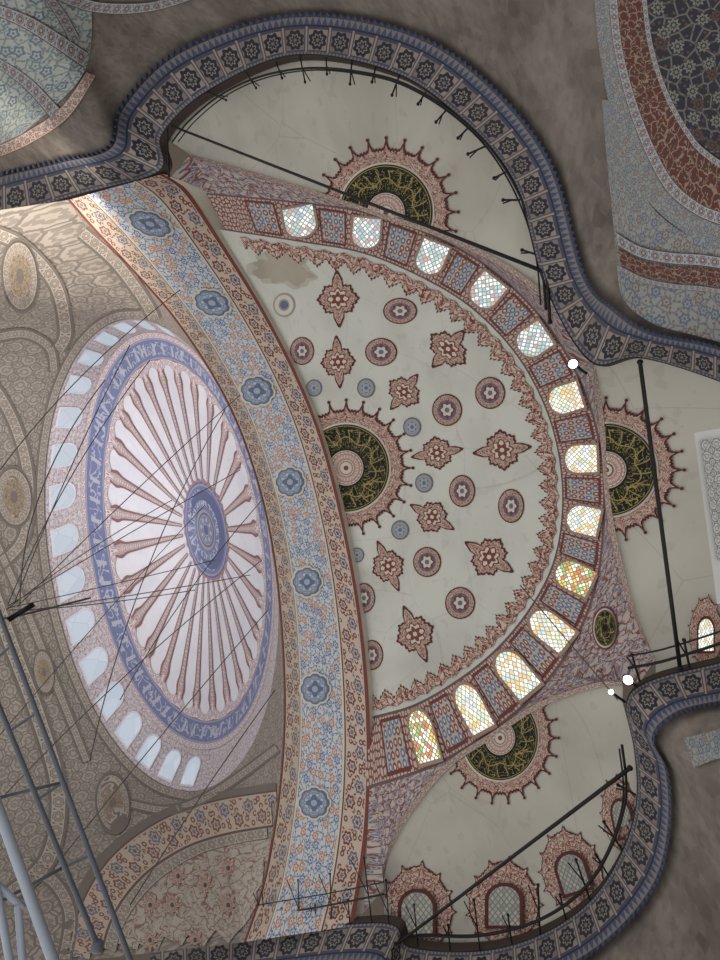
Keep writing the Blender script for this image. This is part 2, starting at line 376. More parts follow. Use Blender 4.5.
def nrm2(v): l=math.hypot(*v); return (v[0]/l,v[1]/l)

# ---------------------------------------------------------------- backing ceiling
mb=MB(); P=[];U=[]
for i in range(13):
    e=math.radians(4+86*i/12); P.append([Vector((30+125*math.cos(e)*math.cos(2*PI*j/48),125*math.cos(e)*math.sin(2*PI*j/48),EYE+60*math.sin(e))) for j in range(49)]); U.append([(j/4,i/4) for j in range(49)])
mb.grid(P,U,M_back); o=mb.build('ceiling'); o['kind']='structure'

# ================================================================ SEMI DOME
HC=11.3; HIN=14.4; HOUT=13.0; HAP=17.04
APX=(346,468)
WC=[(235,214),(300,222),(366,233),(431,258),(486,292),(533,341),(565,399),(581,459),(583,520),(574,577),(550,629),(515,673),(472,708),(423,736),(372,752)]
WH=[16,16,16,17,17,17,17,17,17,20,24,26,27,28,30]
WW=[19,19,17,17,18,18,17,17,17,17,17,17,15,14,14]
def band(i):
    x=i+1; 
    pts=[(a[0],a[1],h,w) for a,h,w in zip(WC,WH,WW)]
    L=len(pts)-1; x=max(-1.6,min(L+1.6,x)); k=int(max(0,min(L-1,math.floor(x)))); t=x-k
    p0=pts[max(k-1,0)];p1=pts[k];p2=pts[k+1];p3=pts[min(k+2,L)]
    if x<0 or x>L:
        q=tuple(a+(b-a)*t for a,b in zip(p1,p2))
    else: q=tuple(.5*((2*b)+(c-a)*t+(2*a-5*b+4*c-d)*t*t+(-a+3*b-3*c+d)*t**3) for a,b,c,d in zip(p0,p1,p2,p3))
    r=nrm2((q[0]-APX[0],q[1]-APX[1])); return (q[0],q[1]),r,q[2],q[3]
def bpt(i,t):
    c,r,h,w=band(i); H=h+5; s=H-2*H*t; return (c[0]+r[0]*s,c[1]+r[1]*s)
Npx=[(163,174),(186,190),(216,234),(262,308),(299,380),(324,445),(343,520),(358,600),(367,680),(370,760),(367,830),(359,890),(352,926)]
Fpx=[(68,200),(92,228),(124,262),(169,312),(208,368),(237,424),(260,492),(274,560),(282,640),(284,720),(278,800),(264,880),(244,942)]
n=160; Ns=spl(Npx,n); Fs=spl(Fpx,n)
def Nx(y):
    for a,b in zip(Ns,Ns[1:]):
        if a[1]<=y<=b[1]: return a[0]+(b[0]-a[0])*(y-a[1])/max(1e-6,b[1]-a[1])
    return -999 if y<Ns[0][1] else 352
semi=thing('semi_dome','large pale plaster half dome with red medallions and a ring of thirteen stained glass windows','dome',tuple(hz(APX[0],APX[1],HAP)))
A0=hz(APX[0],APX[1],HAP)
NI=300; I0=-2.5; I1=14.5
full=MB(); shell=MB(); P=[];U=[]; P2=[]
for a in range(NI+1):
    i=I0+(I1-I0)*a/NI; q=bpt(i,1); R=hz(q[0],q[1],HIN); row=[]; row2=[]
    for s in range(61):
        s_=s/60; p=A0.lerp(R,s_); p.z=EYE+HAP-(HAP-HIN)*s_**2; row.append(p)
        x,y=proj(p); row2.append(p if (x>Nx(y)-8) else None)
    P.append(row);P2.append(row2);U.append([(a/10,s/10) for s in range(61)])
full.grid(P,U,M_pl)
PB=[];q0=P[0];q1=P[-1]
for k in range(13):
    t=k/12; PB.append([A0.lerp(q0[s].lerp(q1[s],t),1) for s in range(61)])
full.grid(PB,[[(0,0)]*61]*13,M_pl)
B_full=full.bvh()
shell.grid(P2,U,M_pl)
shell.grid([[p if proj(p)[0]>Nx(proj(p)[1])-8 else None for p in r] for r in PB],[[(0,0)]*61]*13,M_pl)
shell.build('shell',semi,True); B_shell=B_full
bnd=MB(); P=[];U=[]
for a in range(241):
    i=-1.3+14.5*a/240; q1=bpt(i,1);q0=bpt(i,0); Ri=hz(q1[0],q1[1],HIN);Ro=hz(q0[0],q0[1],HOUT)
    row=[Ro.lerp(Ri,s/8) for s in range(9)]
    P.append([p if proj(p)[0]>Nx(proj(p)[1])-5 else None for p in row]);U.append([(i+20,s/8) for s in range(9)])
bnd.grid(P,U,M_band); bnd.build('window_band',semi,True); B_band=bnd.bvh()
mb=MB()
for lay,(w,m,off) in enumerate(((24,M_lace_dk,.03),(22.5,M_arred,.05))):
    P=[];U=[]
    for a in range(1201):
        i=-1.1+14.2*a/1200; q=bpt(i,1); c,r,h,_=band(i); f=abs(((i*3)%1)-.5)*2
        ww=w*(.58+.42*(1-f)**.8)+1.2*math.cos(i*36*PI)*(1-lay)
        row=[]
        for j in range(4):
            x=q[0]-r[0]*(ww*j/3-1); y=q[1]-r[1]*(ww*j/3-1)
            row.append(cast(B_shell,x,y,off))
        P.append(row);U.append([(i*1.1,j/8) for j in range(4)])
    mb.grid(P,U,m)
mb.build('scalloped_border',semi)
def lacey(n,a,b): return lambda th: a+b*max(0,math.cos(n*th))**5+.03*abs(math.cos(n*2.5*th))
def thing_part(name,parent):
    o=bpy.data.objects.new(name,None); COL.objects.link(o); o.parent=parent; o.empty_display_size=.2
    return o
def medal(bvh,c,rx,ry,parent,n=18,off=.05,name='medallion',seg=336,blk=.67,ros=.27):
    ax=(rx,0);ay=(0,ry)
    e=thing_part(name,parent)
    decal(bvh,c,ax,ay,[(blk-.04,lacey(n,.88,.14),M_lace_dk,1),(blk,lacey(n,.84,.08),M_arred,5),(blk,blk+.03,M_cream,1)],'lace_surround',e,off,.02,seg,2)
    decal(bvh,c,ax,ay,[(ros,blk,M_script,20)],'script_disc',e,off+.08,.02,96,4)
    decal(bvh,c,ax,ay,[(0,ros,M_cream,1),(ros*.35,ros*.95,M_lace,24),(0,ros*.3,M_cream,1),(0,ros*.14,M_red,1)],'rosette',e,off+.09,.015,48,2)
    # little finials on the tips
    mb=MB()
    for k in range(n):
        th=2*PI*k/n; P=[];U=[]
        for i in range(2):
            row=[]
            for j in range(9):
                a=2*PI*j/8; rr=(.026*i); x=c[0]+rx*(1.045*math.cos(th)+rr*math.cos(a)); y=c[1]+ry*(1.045*math.sin(th)+rr*math.sin(a)); row.append(cast(bvh,x,y,off))
            P.append(row);U.append([(0,0)]*9)
        mb.grid(P,U,M_lace_dk)
    if mb.f: mb.build('finials',e)
    return e
medal(B_shell,(346,468),64,65,semi,24)
def cart(th): return .58+.05*math.cos(8*th)+.37*abs(math.cos(th))**30+.12*abs(math.sin(th))**4+.03*math.cos(24*th)
def cartouche(c,l,w):
    d=nrm2((c[0]-APX[0],c[1]-APX[1])); t=(-d[1],d[0])
    decal(B_shell,c,(d[0]*l,d[1]*l),(t[0]*w,t[1]*w),[(0,cart,M_lace_dk,1),(.26,lambda a:cart(a)*.88,M_arred,2),(.0,lambda a:.36+.05*math.cos(8*a),M_red,1),(0,lambda a:.31+.05*math.cos(8*a),M_cream,1),(0,lambda a:.22+.05*math.cos(6*a),M_red,1),(0,.08,M_cream,1)],'painted_cartouche',semi,.04,.012,144,2)
for c,l,w in [((338,299),28,28),((338,362),26,23),((448,349),24,30),((404,392),22,24),((437,453),26,22),((502,450),29,27),((432,517),25,22),((388,566),27,22),((489,557),28,28),((415,634),30,26)]: cartouche(c,l,w)
def roundel(bvh,c,rx,ry,parent,name='painted_roundel',off=.04):
    decal(bvh,c,(rx,0),(0,ry),[(0,1,M_lace_dk,1),(.62,.92,M_arred,3),(0,.6,M_bluep,1),(0,lambda a:.5+.06*math.cos(8*a),M_red,1),(0,lambda a:.36+.06*math.cos(6*a),M_cream,1),(0,.16,M_bluep,1)],name,parent,off,.012,48,1)
for x,y,a,b in [(400,311,17,13),(381,352,16,14),(447,410,15,16),(490,393,15,16),(462,491,13,16),(511,506,13,17),(427,562,14,15),(460,603,15,16),(302,351,12,14),(364,598,11,15),(372,655,11,15)]: roundel(B_shell,(x,y),a,b,semi)
for x,y,a in [(366,388,9),(412,427,9),(424,483,9),(400,530,9),(314,388,8),(357,555,7)]:
    decal(B_shell,(x,y),(a,0),(0,a*1.08),[(0,1,M_bluep,1),(.5,.85,M_grey,8),(0,lambda t:.45+.08*math.cos(6*t),M_lblue,1),(0,.2,M_bluep,1)],'small_blue_roundel',semi,.04,.012,32,1)
decal(B_shell,(282,268),(40,8),(-6,24),[(0,lambda a:.78+.1*math.sin(3*a)+.07*math.sin(7*a+1)+.04*math.sin(13*a),flat('stain_edge',(170,166,154)),1),(0,lambda a:.66+.1*math.sin(3*a+.3)+.08*math.sin(8*a+1)+.05*math.sin(15*a),flat('grey_stain',(158,151,137),.4),1)],'stained_patch',semi,.02,.008,90,4)
decal(B_shell,(284,305),(11,0),(0,12),[(0,1,M_grey,1),(.5,.85,M_cream,8),(0,.35,M_bluep,1)],'faded_roundel',semi,.05,.012,32,1)
def archout(n=20):
    pts=[(-1,0)]; 
    for k in range(5): pts.append((-1,.62*k/4))
    for k in range(n+1):
        a=PI-PI*k/n; pts.append((math.cos(a),.62+.38*math.sin(a)))
    for k in range(5): pts.append((1,.62*(4-k)/4))
    return pts
AO=archout()
def window(bvh,c,rd,hh,hw,name,label,glass,group,fmat,fw=.16,depth=.12,uvk=1,td=None,base=0.):
    td=td or (-rd[1],rd[0])
    def px(x,y): s=hh-2*hh*y; return (c[0]+td[0]*x*hw+rd[0]*s,c[1]+td[1]*x*hw+rd[1]*s)
    b=cast(bvh,*px(0,0),0)
    if b is None: return
    w=thing(name,label,'window',tuple(b),group,'structure')
    mb=MB(); P=[];U=[]
    for (x,y) in AO:
        xo=x*(1+fw); yo=.5+(y-.5)*(1+fw*.8)
        P.append([cast(bvh,*px(xo,yo),base+.02),cast(bvh,*px(xo,yo),base+depth),cast(bvh,*px(x,y),base+depth),cast(bvh,*px(x*.97,.5+(y-.5)*.97),base+.03)]);U.append([(0,0)]*4)
    mb.grid(P,U,fmat); P=[]
    for y in (-.06,.02): P.append([cast(bvh,*px(x/4*(1+fw),y),base+depth) for x in range(-4,5)])
    mb.grid(P,[[(0,0)]*9]*2,fmat); mb.build('window_frame',w)
    mb=MB(); P=[];U=[]
    for k in range(4):
        P.append([cast(bvh,*px(x*k/3,.45+(y-.45)*k/3),base+.035) for x,y in AO+[AO[0]]]);U.append([(x*k/3*.5*uvk+c[0],(.45+(y-.45)*k/3)*uvk+c[1]) for x,y in AO+[AO[0]]])
    mb.grid(P,U,glass); mb.build('stained_glass',w)
    return w
ords=['first','second','third','fourth','fifth','sixth','seventh','eighth','ninth','tenth','eleventh','twelfth','thirteenth','fourteenth','fifteenth','sixteenth','seventeenth','eighteenth','nineteenth','twentieth']
M_wf=flat('window_surround',(150,124,112),.1)
wn=1
for i in range(13):
    c,r,h,w=band(i); g=M_gl1 if i<5 else (M_gl2 if i<8 or i in(9,10,11) else M_gl3)
    lab=ords[i]+' stained glass window along the half dome ring, counting from the top exedra end'
    window(B_band,c,r,h*.96,w*.82,'window_%d'%wn,lab,g,None,M_wf,.14); wn+=1

# ================================================================ SPANDRELS AND EXEDRAE
Ft=[(190,155),(250,172),(320,194),(386,216),(440,234),(500,262),(548,296)]
Fr=[(594,366),(600,400),(605,450),(610,510),(620,560),(634,610),(655,660)]
Fb=[(622,683),(590,688),(540,706),(490,738),(450,765),(415,805),(392,845),(383,880)]
def Fcurve(F_,n):
    s=spl(F_,n); return [(p,11.6+1.25*math.sin(PI*k/n)) for k,p in enumerate(s)]
def spand(F_,ia,ib,pre,post,name_parent):
    n=60; cur=Fcurve(F_,n); mb=MB(); P=[];U=[]
    seq=[(pre,HC)]*1+cur+[(post,HC)]
    for k,(p,h) in enumerate(seq):
        i=ia+(ib-ia)*k/(len(seq)-1); q=bpt(i,0); a=hz(q[0],q[1],HOUT); b=hz(p[0],p[1],h)
        P.append([a.lerp(b,j/6) for j in range(7)]);U.append([(i*2.4,math.dist(q,p)/24*j/6) for j in range(7)])
    mb.grid(P,U,M_spand); mb.build('spandrel',name_parent); return mb.bvh()
sp1=spand(Ft,-1.25,4.6,(172,176),(592,362),semi)
sp2=spand(Fr,4.6,9.55,(592,362),(640,682),semi)
sp3=spand(Fb,9.55,13.1,(628,682),(364,912),semi)
def exedra(F_,K_,label,n=80,nv=24):
    t=thing('exedra',label,'half dome',tuple(hz(*F_[len(F_)//2],12.5)))
    cur=Fcurve(F_,n); K=spl(K_,n); mb=MB(); P=[];U=[]
    for k in range(n+1):
        p,h=cur[k]; a=hz(p[0],p[1],h); b=hz(K[k][0],K[k][1],HC); row=[]
        for j in range(nv+1):
            s=j/nv; q=a.lerp(b,s); q.z=b.z+(a.z-b.z)*math.cos(s*PI/2)**.9 if s<1 else b.z; row.append(q)
        P.append(row);U.append([(k/8,j/4) for j in range(nv+1)])
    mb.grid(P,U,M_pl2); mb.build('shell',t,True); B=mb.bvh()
    rim=MB(); P=[];U=[]; cl=cumlen([c[0] for c in cur])
    for k in range(n+1):
        p,h=cur[k]; k2=K[k]; d=nrm2((p[0]-k2[0],p[1]-k2[1]))
        P.append([hz(p[0]-d[0]*2,p[1]-d[1]*2,h-.1),hz(p[0]+d[0]*4,p[1]+d[1]*4,h-.12)]);U.append([(cl[k]/8,0),(cl[k]/8,1)])
    rim.grid(P,U,M_red_border); rim.build('rim_border',t)
    return t,B
Kt=[(168,140),(185,115),(208,92),(250,68),(292,56),(340,60),(385,70),(448,108),(490,150),(530,215),(550,300)]
Kr=[(592,362),(640,350),(720,378),(800,430),(830,520),(800,600),(720,662),(655,680)]
Kb=[(622,700),(634,750),(636,800),(622,850),(590,900),(540,932),(480,948),(420,946),(383,930)]
ex1,B1=exedra(Ft,Kt,'plain plaster half dome at the top behind a long iron tie rod')
ex2,B2=exedra(Fr,Kr,'plaster half dome at the right edge crossed by a steep black rod')
ex3,B3=exedra(Fb,Kb,'lower plaster half dome with small ornate windows along its base')
medal(B1,(386,212),69,71,ex1,24)
medal(B2,(606,470),75,69,ex2,24)
medal(B3,(500,738),56,63,ex3,22)
decal(sp2,(605,628),(13,0),(0,22),[(0,1,M_red,1),(0,.9,M_cream,1),(.0,.82,M_blk,8)],'black_roundel',semi,.05,.02,40,2)
decal(sp2,(605,628),(13,0),(0,22),[(.12,.82,M_script,5)],'roundel_script',semi,.12,.02,40,2)
def lacewin(B,x,y,a,b,lab,g,tilt=0):
    global wn
    ax=rot2((a,0),tilt);ay=rot2((0,b),tilt)
    rd=rot2((0,1),tilt)
    w=window(B,(x,y+1),rd,b*.46,a*.4,'window_%d'%wn,lab,g,None,M_lace_dk,.2,.06,1,rot2((1,0),tilt),.14); wn+=1
    up=lambda th:1+.14*max(0,-math.sin(th))**6
    if w: decal(B,(x,y),ax,ay,[(.2,lambda th:lacey(13,.86,.12)(th)*up(th),M_lace_dk,1),(.2,lambda th:lacey(13,.83,.1)(th)*up(th),M_arred,4)],'lace_surround',w,.05,.02,200,3)
for k,(x,y,a,b,t) in enumerate([(417,912,40,46,0),(504,905,40,44,0),(572,872,34,42,-.3),(622,818,22,40,-.2)]):
    lacewin(B3,x,y,a,b,ords[k]+' small window with red lace surround low in the bottom exedra, counting from the left',M_gl5,t)
lacewin(B2,706,634,19,36,'bright small window with red lace surround at the right edge',M_gl2)

# ================================================================ GREAT ARCH
dep=[]
for p in Ns:
    d=ray(p[0],p[1]).normalized(); h=B_full.ray_cast(CAM,d) if 205<p[1]<880 else (None,)
    dep.append(max(14.2,min(19.5,(h[0]-CAM).dot(MV))) if h[0] is not None else None)
first=next(d for d in dep if d); last=next(d for d in reversed(dep) if d)
k0=dep.index(first)
for k in range(len(dep)):
    if dep[k] is None:
        dep[k]=(16+(first-16)*k/max(1,k0)) if k<len(dep)/2 else last
for _ in range(10): dep=[(dep[max(0,k-1)]+dep[k]+dep[min(n,k+1)])/3 for k in range(n+1)]
N3=[pl(p[0],p[1],d-.3) for p,d in zip(Ns,dep)]
F3=[pl(p[0],p[1],21.6) for p in Fs]
arch=thing('great_arch','broad arch soffit painted with blue and orange flowers and octagonal medallions','arch',tuple(N3[n//2]))
cl=cumlen([tuple(a.lerp(b,.5)) for a,b in zip(N3,F3)])
def sfp(k,t):
    p=N3[k].lerp(F3[k],t); return p+(CAM-p).normalized()*(.35*math.sin(PI*min(1,max(0,t))*1.0))
def soff(v0,v1,m,cell,name,nv=4,drop=0,vs=1):
    mb=MB();P=[];U=[]
    for k in range(n+1):
        P.append([sfp(k,v0+(v1-v0)*j/nv)-Vector((0,0,drop)) for j in range(nv+1)]); U.append([(cl[k]/cell,j/nv*vs) for j in range(nv+1)])
    mb.grid(P,U,m); mb.build(name,arch,True); return mb
soff(-.01,.02,M_red,1,'edge_molding',1,.03)
soff(.02,.25,M_red_border,1.4,'near_border')
soff(.25,.27,M_cream,1,'edge_molding',1,.02)
soff(.265,.755,M_blueband,1.,'floral_band',4,0,3.)
soff(.75,.77,M_cream,1,'edge_molding',1,.02)
soff(.77,.985,M_grey_border,1.3,'far_border')
soff(.98,1.,M_red,1,'edge_molding',1,.03)
full=MB(); full.grid([[sfp(k,j/12) for j in range(13)] for k in range(n+1)],[[(0,0)]*13]*(n+1),M_red); B_arch=full.bvh()
mb=MB(); mb.grid([[N3[k]+Vector((0,0,z)) for z in (0,.5,2.5)] for k in range(n+1)],[[(cl[k]/1.2,z) for z in (0,.99,2)] for k in range(n+1)],M_cream); mb.build('front_fascia',arch)
star=lambda a:.93+.045*math.cos(8*a)-.02*math.cos(16*a)
for (x,y,a,b) in [(150,224,23,12),(212,303,19,13),(257,391,17,15),(290,482,15,15),(307,582,15,15),(315,689,15,16),(314,803,16,16)]:
    sl=.35 if y<350 else (.15 if y<450 else 0)
    ax=rot2((a,0),sl);ay=rot2((0,b),sl)
    decal(B_arch,(x,y),ax,ay,[(0,lambda t:1.14*star(t),M_cream,1),(0,star,M_bluep,1),(0,lambda t:star(t)*.88,M_lblue,1),(.25,lambda t:star(t)*.84,M_slate,8),(0,lambda t:.42+.1*math.cos(4*t),M_bluep,1),(0,.2,M_lblue,1)],'octagonal_medallion',arch,.07,.02,64,1)

# ================================================================ MAIN DOME
MD=(.153,.988); ND=(.988,-.153)
def ell(c,a,b,al): return (c[0]+ND[0]*a*math.cos(al)+MD[0]*b*math.sin(al),c[1]+ND[1]*a*math.cos(al)+MD[1]*b*math.sin(al))
EB=lambda al:ell((178,541),92,211,al)
EI=lambda al:ell((185,540),77,183,al)
EW=lambda al:ell((162,555),112,238,al)
HW=lambda al:15.5+1.9*max(0,math.cos(al))
dome=thing('main_dome','hazy lavender main dome with radiating ribs and a blue calligraphy band','dome',tuple(hz(206,530,22.4)))
AM=hz(206,530,22.4); NA=168
mb=MB();P=[];U=[]
for k in range(NA+1):
    al=2*PI*k/NA; R=hz(*EB(al),18); row=[]
    for s in range(31):
        s_=s/30; p=AM.lerp(R,s_); p.z=EYE+22.4-4.4*s_**2; row.append(p)
    P.append(row);U.append([(k/6,s/6) for s in range(31)])
mb.grid(P,U,M_lav); mb.build('shell',dome,True); BM=mb.bvh()
mb=MB();P=[];U=[]
for k in range(NA+1):
    al=2*PI*k/NA; a=EB(al);b=EW(al); p=hz(a[0],a[1],18);q=hz(b[0],b[1],HW(al))
    P.append([p.lerp(q,j/4) for j in range(5)]);U.append([(k/NA*72,j/4*3) for j in range(5)])
mb.grid(P,U,M_drum); mb.build('drum',dome,True); BD=mb.bvh()
def ringd(f,g,m,nc,name,off,nn=224,nv=2,sca=None,B=None):
    mb=MB();P=[];U=[]
    for k in range(nn+1):
        al=2*PI*k/nn; a=f(al);b=g(al)
        if sca: 
            t=sca(al); b=(a[0]+(b[0]-a[0])*t,a[1]+(b[1]-a[1])*t)
        P.append([cast(B or BM,a[0]+(b[0]-a[0])*j/nv,a[1]+(b[1]-a[1])*j/nv,off) for j in range(nv+1)]);U.append([(k/nn*nc,j/nv) for j in range(nv+1)])
    mb.grid(P,U,m); return mb.build(name,dome)
sh=lambda f,k:(lambda al:(206+(f(al)[0]-206)*k,530+(f(al)[1]-530)*k))
ringd(sh(EB,.97),EI,M_mscript,64,'inscription_band',.08)
M_pinklace=cells('pink_lace',(200,189,190),(146,110,113),(162,152,168),(200,189,192),(140,108,111),6,1.,.1)
ringd(sh(EB,.999),sh(EB,.97),M_pinklace,90,'band_edge',.08,224,1)
NR=28
ringd(EI,sh(EI,.86),M_pinklace,84,'scalloped_ring',.09,560,1,lambda al:.25+.75*(1-abs(math.sin(al*NR/2)))**1.3)
for k in range(NR):
    al=2*PI*k/NR; mb=MB();P=[];U=[]
    for s in range(61):
        t=.24+.7*s/60; w=.030+.004*t+.016*math.exp(-((t-.88)/.04)**2)
        f=lambda aa:(206+(EI(aa)[0]-206)*t,530+(EI(aa)[1]-530)*t)
        P.append([cast(BM,*f(al-w*1.15),.1),cast(BM,*f(al),.1),cast(BM,*f(al+w*1.15),.1)]);U.append([(t*22,0),(t*22,.5),(t*22,1)])
    mb.grid(P,U,M_rib); mb.build('rib',dome)
ax=(ND[0]*22,ND[1]*22);ay=(MD[0]*52,MD[1]*52)
decal(BM,(206,530),ax,ay,[(0,lambda a:.98+.025*math.cos(28*a),flat('mauve_paint',(152,122,129),.1),1),(0,.93,flat('slate_paint',(92,98,132),.1),1),(.35,.9,M_mscript,20),(.32,.37,flat('dull_gold',(158,146,118),.1),1),(0,.34,flat('slate_paint',(92,98,132),.1),1),(.1,.3,M_mblue,8)],'calligraphy_medallion',dome,.12,.02,112,2)
nwin=18
for k in range(nwin):
    al=math.radians(97+ (287-97)*k/(nwin-1)); a=EB(al);b=EW(al); c=((a[0]*.48+b[0]*.52),(a[1]*.48+b[1]*.52)); rd=nrm2((b[0]-a[0],b[1]-a[1])); hh=math.dist(a,b)*.34
    b2=EW(al+.02); td=nrm2((b2[0]-b[0],b2[1]-b[1]));
    sp=math.dist(EW(al),EW(al+math.radians(190/17)))
    window(BD,c,rd,hh,sp*.27,'window_%d'%wn,ords[k]+' pale window in the main dome drum, counting round from the bottom',M_gl4,None,M_lav,.1,.1,1,td); wn+=1

# ---------------------------------------------------------------- pendentives
mb=MB();P=[];U=[]; NQ=180
cen=hz(178,541,16)
far=lambda s:F3[max(0,min(n,int(s*n)))]
for k in range(NQ+1):
    al=-PI/2+2*PI*k/NQ; dg=math.degrees(al); q=hz(*EW(al),HW(al))
    def drop(al):
        w=hz(*EW(al),HW(al)); r=Vector((cen.x+(w.x-cen.x)*1.1,cen.y+(w.y-cen.y)*1.1,EYE+.5)); return r
    if -78<=dg<=78: Q=far((dg+78)/156)
    elif dg<-78: t=(dg+90)/12; a=drop(-PI/2); Q=a.lerp(far(.0),t)
    elif dg<=105: t=(dg-78)/27; Q=far(1.).lerp(drop(math.radians(105)),t)
    elif dg<=255: Q=drop(al)
    else: Q=drop(al).lerp(drop(-PI/2),(dg-255)/15)
    L_=(Q-q).length
    P.append([q.lerp(Q,j/14) for j in range(15)]);U.append([(k/NQ*60,j/14*L_*.62) for j in range(15)])
mb.grid(P,U,M_pend); o=mb.build('wall_back',None); o['kind']='structure'; o['label']='painted pendentives in haze-lightened colours beneath the main dome'; BP=mb.bvh()
pen=thing('pendentive_painting','haze-lightened arabesque arches and roundels painted around the main dome','wall painting',tuple(cast(BP,30,700,.1)))
def arcrib(k1,k2,a0,a1,m,cell):
    A=[ell((162,555),112*k1,238*(1+(k1-1)*.5),math.radians(a0+(a1-a0)*t/12)) for t in range(13)]
    B=[ell((162,555),112*k2,238*(1+(k2-1)*.5),math.radians(a0+(a1-a0)*t/12)) for t in range(13)]
    ribbon(BP,A,B,100,2,m,'ring_border',pen,.12,cell)
M_hgl=flat('hazed_grey_line',(108,101,95))  # line colour lifted for the haze
arcrib(1.01,1.08,95,280,M_pendarch,9)
arcrib(1.08,1.095,95,280,M_hgl,9)
M_tymp=arab('tympanum_arabesque',(162,155,144),(126,98,91),(136,127,119),2.,.2,.07)
ribbon(BP,[(60,1000),(75,920),(106,862),(156,822),(215,800),(290,788)],[(95,1000),(108,930),(136,884),(178,852),(225,835),(290,824)],60,3,M_grey_border,'painted_arch_band',pen,.15,24)
ribbon(BP,[(52,1000),(67,916),(99,856),(152,815),(213,793),(290,781)],[(60,1000),(75,920),(106,862),(156,822),(215,800),(290,788)],60,1,M_hgl,'arch_outline',pen,.15,30)
ribbon(BP,[(95,1000),(108,930),(136,884),(178,852),(225,835),(290,824)],[(110,1000),(120,936),(147,892),(187,861),(228,846),(290,835)],60,1,M_pendarch,'inner_arch_band',pen,.15,10)
ribbon(BP,[(110,1000),(120,936),(147,892),(187,861),(228,846),(275,838)],[(230,1000),(234,980),(238,965),(244,950),(252,935),(262,900)],40,6,M_tymp,'tympanum_painting',pen,.12,22,4)
for x,y in [(172,905),(150,940),(195,940),(205,885),(178,876),(228,905),(228,868),(150,905)]:
    decal(BP,(x,y),(9,0),(0,12),[(0,lambda a:.8+.2*math.cos(8*a),M_arred,2),(0,.4,M_grey,1),(0,.2,M_red,1)],'faded_motif',pen,.2,.03,48,1)
M_ochre=arab('ochre_arabesque',(146,132,113),(108,93,78),(120,108,98),6,.1,.12)
for x,y,a,b in [(113,803,17,30),(14,497,18,30),(20,276,18,36),(44,672,10,22),(118,250,10,12)]:
    decal(BP,(x,y),(a,-2),(3,b),[(0,1.05,M_hgl,1),(0,.97,M_pendarch,1),(.55,.95,M_pendarch,20),(0,.6,M_ochre,2),(0,.2,M_hgl,1)],'painted_roundel',pen,.2,.04,48,1)
def pband(A,w,m=M_pendarch):
    def offp(A,d):
        out=[]
        for i,p in enumerate(A):
            a=A[max(0,i-1)];b=A[min(len(A)-1,i+1)]; t=nrm2((b[0]-a[0],b[1]-a[1])); out.append((p[0]-t[1]*d,p[1]+t[0]*d))
        return out
    ribbon(BP,A,offp(A,w),60,2,m,'painted_arch_band',pen,.15,w*.9)
    ribbon(BP,offp(A,w),offp(A,w+2),60,1,M_hgl,'arch_outline',pen,.16,w)
    ribbon(BP,offp(A,-2),A,60,1,M_hgl,'arch_outline',pen,.16,w)
pband([(-10,560),(18,640),(46,715),(66,790),(56,860),(16,900)],16)
pband([(-10,520),(34,620),(66,700),(90,760)],7)
pband([(-10,372),(14,410),(30,455),(34,500),(26,545),(-10,580)],11)
pband([(-10,225),(24,240),(60,280),(72,330),(64,352)],13)
pband([(86,228),(120,258),(150,298),(160,318)],12)
pband([(-10,335),(25,330),(52,345),(58,370)],8)
pband([(30,860),(60,880),(76,915),(70,960)],12)
pband([(130,800),(170,806),(215,788),(275,745)],7)

# ================================================================ CORNICES AND LOWER WALLS
Lt=[(-40,188),(0,176),(60,162),(110,148),(124,106),(181,52),(290,17),(399,31),(478,77),(547,161),(582,275),(612,310),(650,334),(720,350),(790,387)]
Ktc=[(-40,230),(0,218),(80,195),(160,172),(163,135),(208,92),(292,56),(385,70),(448,108),(512,180),(544,285),(590,362),(640,358),(720,382),(780,410)]
Ot=[(-90,120),(-80,40),(-60,-40),(-20,-80),(60,-100),(150,-100),(290,-100),(420,-100),(520,-100),(640,-80),(720,-40),(770,60),(790,200),(800,290),(830,360)]
Kbc=[(790,645),(720,662),(650,680),(626,702),(634,750),(636,800),(622,850),(590,900),(540,934),(480,950),(410,946),(380,922),(215,940),(150,950)]
Lb=[(800,690),(722,701),(675,713),(652,738),(666,772),(668,829),(652,887),(605,941),(545,976),(480,993),(400,989),(362,961),(215,977),(150,989)]
Ob=[(860,760),(840,790),(820,800),(820,850),(820,900),(820,950),(790,1020),(700,1070),(600,1090),(480,1090),(400,1090),(350,1080),(200,1080),(120,1080)]
